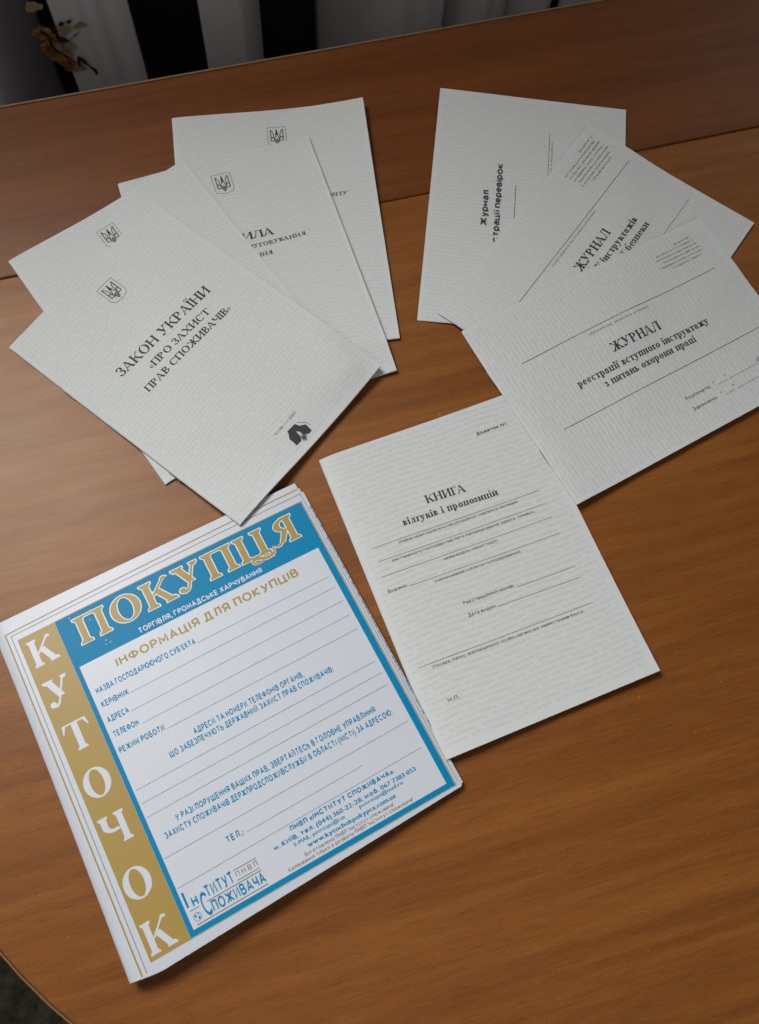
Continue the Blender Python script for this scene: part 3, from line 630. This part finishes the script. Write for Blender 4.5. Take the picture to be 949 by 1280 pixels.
for tx, u, v, wd in (('Видано', 9.1, 102.3, 12.6), ('Реєстраційний номер', 51, 126.6, 34.9), ('Дата видачі', 50.7, 135.0, 18.8), ('М.П.', 17.3, 179.2, 7.6)): p.sans(tx, u, v, wd, 2.4, 0, slope=.02, fat=.06)
p.build('small_text', GREYINK, H_, .10)
p = Print(); p.sans('Додаток N 1', 106.8, 21.6, 22.1, 2.3, .01, fat=.12); p.build('annex_note', BLACK, H_, .10)
# F
F_ = Sheet('journal', .0239, .3485, 61.28, H5, W5, 1.1, 'middle right journal of safety briefings, title half hidden under the front journal', RG, 'journal')
F_.build(PAPER, PAGES); F_.watermark(TANW, 1.6, 3.3, WM, vertical=True, seed=7)
p = Print(); p.serif('ЖУРНАЛ', 91, 65.2, 44, 7.2, .21, .07, .08); p.serif('реєстрації інструктажів', 66, 75.4, 92, 5.6, .22, .08, .08); p.serif('з пожежної безпеки', 82, 84.6, 78, 5.6, .22, .08, .08); p.build('title_text', BLACK, F_, .10)
p = Print(); p.line((30, 42.3), (200.1, 42.7), .42); p.line((30, 97.4), (198.8, 97.4), .30); p.build('form_line', BLACK, F_, .10)
p = Print(); p.sans('(назва підприємства, установи, організації)', 82.3, 46.2, 62.5, 1.7)
for k, (tx, u, wd) in enumerate((('Додаток 2', 183, 18), ('до Типового положення про', 157, 43), ('інструктажі, спеціальне навчання', 158, 43), ('та перевірку знань з питань', 157, 42), ('пожежної безпеки на підприємствах,', 159, 43), ('в установах та організаціях', 158, 40), ('України', 168, 26))): p.sans(tx, u, 8.5+k*3.7, wd, 1.9, .006)
p.build('small_text', GREYINK, F_, .10)
# G
G_ = Sheet('journal', .0418, .3348, 36.07, H5, W5, 1.4, 'front right journal of introductory labour safety briefings, its whole title readable', RG, 'journal', extra=lambda u, v: .0034*np.clip((v-.4)/.6, 0, 1)**2*np.clip(u*2+.3, 0, 1))
G_.build(PAPER, PAGES); G_.watermark(TANW, 1.65, 3.35, WM, vertical=True, wave=.6, seed=8)
p = Print(); p.serif('ЖУРНАЛ', 86.2, 65.5, 42.6, 7.2, .21, .07, .08); p.serif('реєстрації вступного інструктажу', 50.1, 76.6, 113.6, 5.6, .22, .08, .08, slope=.005); p.serif('з питань охорони праці', 67.7, 85.2, 78.8, 5.6, .22, .08, .08); p.build('title_text', BLACK, G_, .10)
p = Print(); p.line((23.5, 42.2), (194, 41.7), .42); p.line((22.9, 98.1), (193.8, 97.2), .42)
p.line((139, 120.6), (147, 120.5), .25); p.line((149, 120.4), (174, 120.2), .25); p.line((139, 129.6), (147, 129.5), .25); p.line((149, 129.5), (180, 129.3), .25); p.build('form_line', BLACK, G_, .10)
p = Print(); p.sans('(підприємство, організація, установа)', 78, 46.6, 52, 1.8)
for tx, u, v, wd in (('Розпочато:', 111.8, 120.2, 21.6), ('Закінчено:', 111.6, 129.3, 21), ('“', 136.6, 119.4, 1.6), ('”', 147.4, 118.8, 1.6), ('20', 175, 119.0, 4.5), ('“', 136.6, 128.6, 1.6), ('”', 147.4, 128.0, 1.6)): p.sans(tx, u, v, wd, 2.7, 0, fat=.06)
for k, (tx, u, wd) in enumerate((('Додаток 1', 178, 16), ('до пункту 3.4 Типового', 160, 34), ('положення про порядок', 158, 37), ('проведення навчання', 162, 33), ('і перевірки знань з питань', 157, 38), ('охорони праці', 166, 26))): p.sans(tx, u, 11.5+k*3.3, wd, 1.7, .004)
p.build('small_text', GREYINK, G_, .10)

# ------------------------------------------------------------------ folded poster
class Poster(Sheet):
    def __init__(s):
        s.x, s.y, s.t, s.w, s.h = -.2257, .0894, R(35.3), 205.0, 221.0
        s.root = thing('folded_poster', (s.x, s.y, 0), s.t, 'blue and gold folded information poster for buyers with blank form lines', 'poster'); BODIES.append(s.height)
    def mid(s, U, V):
        U = np.clip(U, 0, 205); V = np.clip(V, 0, 221)
        return .005+.007*(1-U/205)**1.3*(V/221)**1.2+.0015*np.sin(np.pi*np.minimum(1, U/205))
    def left(s, V): return -3.5-3.6*np.clip(V/221, 0, 1)**1.6
    def low(s, U, V): return .0018+.0010*np.clip(V/221, 0, 1)*(1-np.clip(U, 0, 205)/205)
    def top(s, U, V):
        L = s.left(V); z1 = s.mid(U, V); z0 = s.low(U, V); rr = 7.0; d = np.clip((U-L)/rr, 0, 1)
        k = np.sqrt(np.clip(1-(1-d)**2, 0, 1)); return (z0+z1)/2+(z1-z0)/2*k
    def height(s, X, Y):
        c, n = math.cos(s.t), math.sin(s.t); dx, dy = X-s.x, Y-s.y; U = 1000*(dx*c+dy*n); V = 1000*(dx*n-dy*c)
        return np.where((U > -6) & (U < 206) & (V > 2) & (V < 221), s.top(U, V), 0)
PO = Poster()
def vtop(U): return -0.5+2.2*np.clip(U/205, 0, 1)       # upper outline of the front sheet
def vbot(U): return np.where(U < 12, 221.3+3.0*np.clip((U+6)/18, 0, 1), 224.0-4.6*np.clip((U-12)/190, 0, 1))
def sheet_mesh(name, m, profU, zfun, vt, vb, nrow=46, parent=None, th=.00018):
    v = []; f = []; rows = np.linspace(0, 1, nrow)
    for r in rows:
        for (u, side) in profU:
            U = np.array([float(u)]); V = vt(U)+(vb(U)-vt(U))*r; L = float(PO.left(V)[0]); uu = max(u, L) if u > -50 else L
            z = float(zfun(np.array([uu]), V, side)[0]); v.append((uu/1000, -float(V[0])/1000, z))
    n = len(profU)
    for j in range(nrow-1):
        for k in range(n-1): f.append([j*n+k, j*n+k+1, (j+1)*n+k+1, (j+1)*n+k])
    o = link_mesh(name, v, f, m, parent, True); so = o.modifiers.new('thickness', 'SOLIDIFY'); so.thickness = th; so.offset = -1; crisp(o)
    return o
def zcover(U, V, side):
    if side == 'T': return PO.top(U, V)
    t = PO.top(U, V); mid = (PO.mid(U, V)+PO.low(U, V))/2; return 2*mid-t
lefts = [-3.5, -3.2, -2.6, -1.8, -.8, .5, 2, 4, 7]
def build_cover():
    v = []; f = []; nrow = 46
    fr = [('T', u) for u in list(np.linspace(204.6, 8, 44))]+[('T', ('L', d)) for d in (9, 7, 5, 3.4, 2.2, 1.2, .6, .2)]
    bk = [('B', ('L', d)) for d in (0, .2, .6, 1.2, 2.2, 3.4, 5, 7, 9)]+[('B', u) for u in list(np.linspace(8, 203, 20))]
    pr = fr+bk; n = len(pr)
    for j in range(nrow):
        r = j/(nrow-1)
        for side, u in pr:
            if isinstance(u, tuple): Vg = 221*r; U = np.array([float(PO.left(np.array([Vg]))[0])+u[1]])
            else: U = np.array([float(u)])
            V = vtop(U)+(vbot(U)-vtop(U))*r
            v.append((U[0]/1000, -V[0]/1000, float(zcover(U, V, side)[0])))
    for j in range(nrow-1):
        for k in range(n-1): f.append([j*n+k, j*n+k+1, (j+1)*n+k+1, (j+1)*n+k])
    o = link_mesh('folded_cover_sheet', v, f, GLOSS, PO.root, True); so = o.modifiers.new('thickness', 'SOLIDIFY'); so.thickness = .0002; so.offset = -1; crisp(o)
    return o
PO.cov = build_cover()
def leaf(u1, v0, v1, frac, z_drop):
    us = np.linspace(6, u1, 20); vs = np.linspace(v0, v1, 20); v = []; f = []
    for V in vs:
        for U in us:
            a = np.array([U]); b = np.array([V]); lo = PO.low(a, b); hi = PO.mid(a, b); v.append((U/1000, -V/1000, float(lo[0]+(hi[0]-lo[0])*frac-z_drop)))
    for j in range(19):
        for i in range(19): q = j*20+i; f.append([q, q+1, q+21, q+20][::-1])
    o = link_mesh('inner_leaf', v, f, GLOSS, PO.root); so = o.modifiers.new('thickness', 'SOLIDIFY'); so.thickness = .00025; so.offset = -1; return o
leaf(205.7, 6.0, 219.0, .80, 0); leaf(206.9, 9, 218.0, .60, 0); leaf(205.9, 16, 218.6, .38, 0); leaf(205.0, 3, 219.6, .18, 0)
# mottled print showing on the projecting inner leaf
MOT, nt, b = mat('blue_grey_mottled_print', (.3, .33, .38), .4, .5)
nt.links.new(ramp(nt, [(.4, (.50, .52, .54)), (.6, (.13, .17, .27))], noise(nt, objco(nt), 500, 3, .6)), b.inputs['Base Color'])
v = []; f = []
for k in range(41):
    V = 20+180*k/40; w_ = 2.6-1.5*k/40
    for U in (205.0, 206.8):
        a = np.array([U]); bq = np.array([V]); lo = PO.low(a, bq)[0]; hi = PO.mid(a, bq)[0]; v.append((U/1000, -V/1000, lo+(hi-lo)*.60+.00006))
for k in range(40): f.append([2*k, 2*k+2, 2*k+3, 2*k+1])
link_mesh('inner_print', v, f, MOT, PO.root)
def hline(p, u0, v0, u1, v1, t, layer=0): p.line((u0, v0), (u1, v1), t, layer)
p = Print(); p.rect(32.0, 15.3, 202.0, 217.0, 0, 4); p.build('blue_panel', BLUE, PO, .05)
p = Print(); p.rect(7.9, 14.9, 31.9, 217.4, 0, 4); p.build('gold_band', GOLD, PO, .05)
p = Print(); p.rect(35.0, 48.3, 197.7, 213.8, 0, 4); p.build('white_panel', WHITEINK, PO, .09)
p = Print()
p.line((2.2, 8.6), (204.3, 6.2), .85); p.line((2.5, 8.2), (1.2, 221.5), .9); p.line((32, 15.0), (202, 15.0), .5); p.line((202.5, 14.7), (202.5, 217.4), .6); p.line((30, 217.3), (202.6, 217.3), .35)
p.build('gold_frame_line', GOLD, PO, .06)
p = Print(); p.line((5.4, 11.0), (204.5, 10.0), .38); p.line((5.4, 11.0), (4.1, 221.2), .38); p.line((204.2, 10), (204.2, 216), .25); p.build('dark_frame_line', ink('brown_thin_ink', (.16, .11, .07), .5), PO, .06)
# title
def title(txt, u, v, width, cap, S, T, sw, g, layer, track=.06):
    p = Print(); p.serif(txt, u, v, width, cap, S, T, sw, g=g, layer=layer, track=track)
    return p
pw = title('ПОКУПЦЯ', 41.8, 36.4, 149.8, 17.2, .195, .065, .085, .55, 0, .10)
pg = title('ПОКУПЦЯ', 41.8, 36.4, 149.8, 17.2, .195, .065, .085, 0, 0, .10)
sw_pts = [(172.6, 34.0), (172.1, 37.3), (169.5, 38.9), (166, 39.1), (162.5, 37.9), (159.5, 36.9), (156.9, 37.7), (157.3, 39.5), (160.5, 40.4), (163.5, 39.6)]
pw.ribbon(sw_pts, 3.0, .036); pg.ribbon(sw_pts, 1.9, .036)
pw.build('title_outline', PALEGOLD, PO, .08); pg.build('title_text', GOLD, PO, .165)
p = Print()
for ch, cu, vb in (('К', 19.4, 36.7), ('У', 19.4, 64.6), ('Т', 19.0, 94.0), ('О', 18.6, 124.3), ('Ч', 17.9, 153.0), ('О', 17.5, 185.3), ('К', 17.4, 214.9)):
    cap = 17.4; P_, wd = glyph(ch, cap, cap*.21, cap*.06, cap*.07); k = {'О': 1.0, 'К': .98, 'У': 1.05, 'Т': 1.05, 'Ч': 1.0}[ch]
    for q in P_: p.poly([(cu+(a-wd/2)*k, vb-b) for a, b in q])
p.build('side_title_text', WHITEINK, PO, .09)
p = Print(); p.sans('ТОРГІВЛЯ, ГРОМАДСЬКЕ ХАРЧУВАННЯ', 75.3, 46.6, 84, 3.5, 0, res=3, fat=.14); p.build('subtitle_text', WHITEINK, PO, .10)
p = Print(); p.sans('ІНФОРМАЦІЯ ДЛЯ ПОКУПЦІВ', 55.3, 59.2, 123.5, 5.6, 0, res=3, fat=.24); p.build('heading_text', GOLD, PO, .13)
p = Print()
for tx, u, v, wd in (('НАЗВА ГОСПОДАРЮЮЧОГО СУБ’ЄКТА', 38.1, 68.6, 65), ('КЕРІВНИК', 38, 77.6, 17.3), ('АДРЕСА', 37.4, 87.6, 13.6), ('ТЕЛЕФОН', 37.3, 97.1, 15.8), ('РЕЖИМ РОБОТИ', 36.7, 107.2, 28.7), ('АДРЕСИ ТА НОМЕРИ ТЕЛЕФОНІВ ОРГАНІВ,', 79.6, 117.9, 72.8), ('ЩО ЗАБЕЗПЕЧУЮТЬ ДЕРЖАВНИЙ ЗАХИСТ ПРАВ СПОЖИВАЧІВ:', 61.6, 123.5, 108.2), ('У РАЗІ ПОРУШЕННЯ ВАШИХ ПРАВ, ЗВЕРТАЙТЕСЬ В ГОЛОВНЕ УПРАВЛІННЯ', 50.4, 157.3, 130.6), ('ЗАХИСТУ СПОЖИВАЧІВ ДЕРЖПРОДСПОЖИВСЛУЖБИ В ОБЛАСТІ (МІСТІ) ЗА АДРЕСОЮ:', 40.9, 163.5, 148.4), ('ТЕЛ.:', 70.5, 182.2, 10.4)):
    p.sans(tx, u, v, wd, 3.9, 0, fat=.2, sp=1.16)
p.sans('ПНВП «ІНСТИТУТ СПОЖИВАЧА»', 105.2, 193.8, 67.6, 3.1, .0, fat=.22); p.sans('м. КИЇВ, тел. (044) 360-22-28; моб. 067 7383 053', 92.4, 198.7, 93.1, 2.8, .0, fat=.19)
p.sans('E-MAIL: potrozps@i.ua', 103.5, 202.1, 32.5, 2.3, .0, fat=.13); p.sans('potrozps@mail.ru', 146, 201.6, 28.9, 2.3, .0, fat=.13); p.sans('www.kytochokpokypca.com.ua', 110.2, 206.2, 57.4, 2.7, .0, fat=.22)
p.build('form_text', BLUE, PO, .13)
p = Print()
for u0, v0, u1, v1 in ((104, 68.5, 194.8, 68.6), (55.9, 77.1, 195.7, 76.5), (52, 87.4, 195.6, 86.7), (55.4, 97.2, 195, 96.7), (66.5, 107, 195.2, 106.8), (36.3, 130.7, 195.2, 129.8), (36.4, 139.1, 195.2, 138), (36.3, 147.4, 195.5, 146), (35.8, 172.5, 195.1, 171.2), (82.9, 181.8, 159.2, 181), (35.9, 190.3, 194.6, 188.6)): p.line((u0, v0), (u1, v1), .3)
p.build('form_line', ink('thin_teal_ink', (.06, .17, .24), .4), PO, .12)
p = Print(); p.sans('Виготовлено ПНВП "Інститут споживача"', 106.3, 209.8, 58.4, 2.2, fat=.06); p.sans('Копіювання тільки з дозволу ПНВП "Інститут споживача"', 94.5, 212.7, 81.7, 2.2, fat=.06); p.build('imprint_text', ink('brown_ink', (.17, .12, .09), .5), PO, .12)
# publisher logo
p = Print(); p.sans('І', 36.4, 203.0, 1.3, 10.4, 0, fat=.25); p.sans('Н', 40.0, 203.4, 3.4, 5.6, 0, fat=.25); p.sans('С', 44.2, 211.6, 4.6, 13.4, 0, fat=.25); p.sans('ТИТУТ', 48.6, 202.9, 17.2, 6.9, 0, fat=.25); p.sans('ПОЖИВАЧА', 49.0, 211.2, 32.4, 6.4, 0, fat=.25)
for k in range(12):
    a0 = 2*math.pi*k/12; a1 = 2*math.pi*(k+1)/12; p.line((39.7+2.3*math.cos(a0), 208.7+2.3*math.sin(a0)), (39.7+2.3*math.cos(a1), 208.7+2.3*math.sin(a1)), .3)
p.poly([(38.2, 207.6), (39.6, 207.2), (39.4, 208.8), (38.4, 208.8)]); p.poly([(40, 208.9), (41.3, 208.6), (41.0, 210.2), (39.8, 210.4)]); p.poly([(40.2, 206.9), (41.2, 207.4), (40.6, 208.2)])
p.build('publisher_logo', BLUE, PO, .13)
p = Print(); p.sans('П Н В П', 67.6, 200.9, 13.2, 3.0, .004); p.line((67, 196.7), (81, 196.7), .4); p.line((66.9, 202.5), (80.8, 202.5), .4); p.line((47.6, 204.1), (81.1, 204.0), .45); p.line((37.8, 212.5), (81.4, 212.3), .45); p.line((37.1, 204.3), (42.6, 204.3), .4); p.build('logo_rule', ink('logo_brown_ink', (.13, .07, .05), .5), PO, .15)
# water spots on the blue print
p = Print()
for u, v, r_ in ((54.5, 33.9, .5), (55.6, 40.5, .35), (57.6, 42.8, .45), (54.6, 42.9, .25), (47, 20.5, .35), (41, 17.2, .3), (54.0, 18.5, .35), (52, 24, .3)):
    n = 14
    for k in range(n): a0 = 2*math.pi*k/n; a1 = 2*math.pi*(k+1)/n; p.line((u+r_*1.5*math.cos(a0), v+r_*math.sin(a0)), (u+r_*1.5*math.cos(a1), v+r_*math.sin(a1)), .16)
p.build('print_speck', WHITEINK, PO, .15)

# A: front of the left fan, its lower corner on the poster
A_ = Sheet('booklet', -.2679, .2806, 58.8, W5, H5, 1.9, 'front left booklet, consumer rights law title, lowest corner resting on the blue poster', LG, extra=lambda u, v: .0012*u*np.clip(v, 0, 1))
A_.build(PAPER, PAGES, npages=6); A_.watermark(TAN, 1.6, 3.05, WM, wave=1.05, seed=9)
p = Print(); emblem(p, 76.6, 17.4, 14.2); p.build('emblem', BLACK, A_, .10)
p = Print(); p.serif('ЗАКОН УКРАЇНИ', 31.7, 77.6, 87.2, 7.3, .175, .065, .07, slope=.045); p.serif('«ПРО ЗАХИСТ', 47.9, 90.0, 58, 5.3, .185, .075, .07, slope=.045); p.serif('ПРАВ СПОЖИВАЧІВ»', 34.2, 99.8, 83.6, 5.3, .185, .075, .07, slope=.03); p.build('title_text', BLACK, A_, .10)
p = Print(); p.sans('Київ — 2017', 63.5, 187.2, 21.5, 2.2, .006); p.build('imprint_text', GREYINK, A_, .10)
p = Print(); p.poly([(70.2, 191.0), (77.7, 191.3), (78.9, 194.7), (75.5, 197.6), (74.2, 195.4), (69.8, 192.6)]); p.poly([(78.9, 194.7), (82.3, 197.2), (81.6, 203.0), (78.8, 203.3), (75.5, 200.8), (75.5, 197.6)]); p.poly([(67.0, 195.7), (69.8, 192.6), (74.2, 195.4), (73.3, 200.2), (70.9, 202.6), (66.4, 202.3), (66.9, 199.9)])
p.polyline([(74.7, 199.8), (76.9, 202.5), (74.1, 205.0), (72.4, 203.4), (72.4, 201.3), (74.7, 199.8)], .35); p.line((79.5, 191.8), (83.4, 196.2), .3); p.line((83.4, 196.2), (84, 200), .3)
p.build('publisher_mark', BLACK, A_, .10)
p = Print(); p.poly([(74.6, 200.3), (76.3, 202.4), (74.1, 204.4), (72.9, 203.2), (72.9, 201.6)]); p.poly([(76.6, 192.3), (77.6, 192.5), (78.4, 194.4), (77.4, 194.6)]); p.build('publisher_mark', GREYINK, A_, .045)
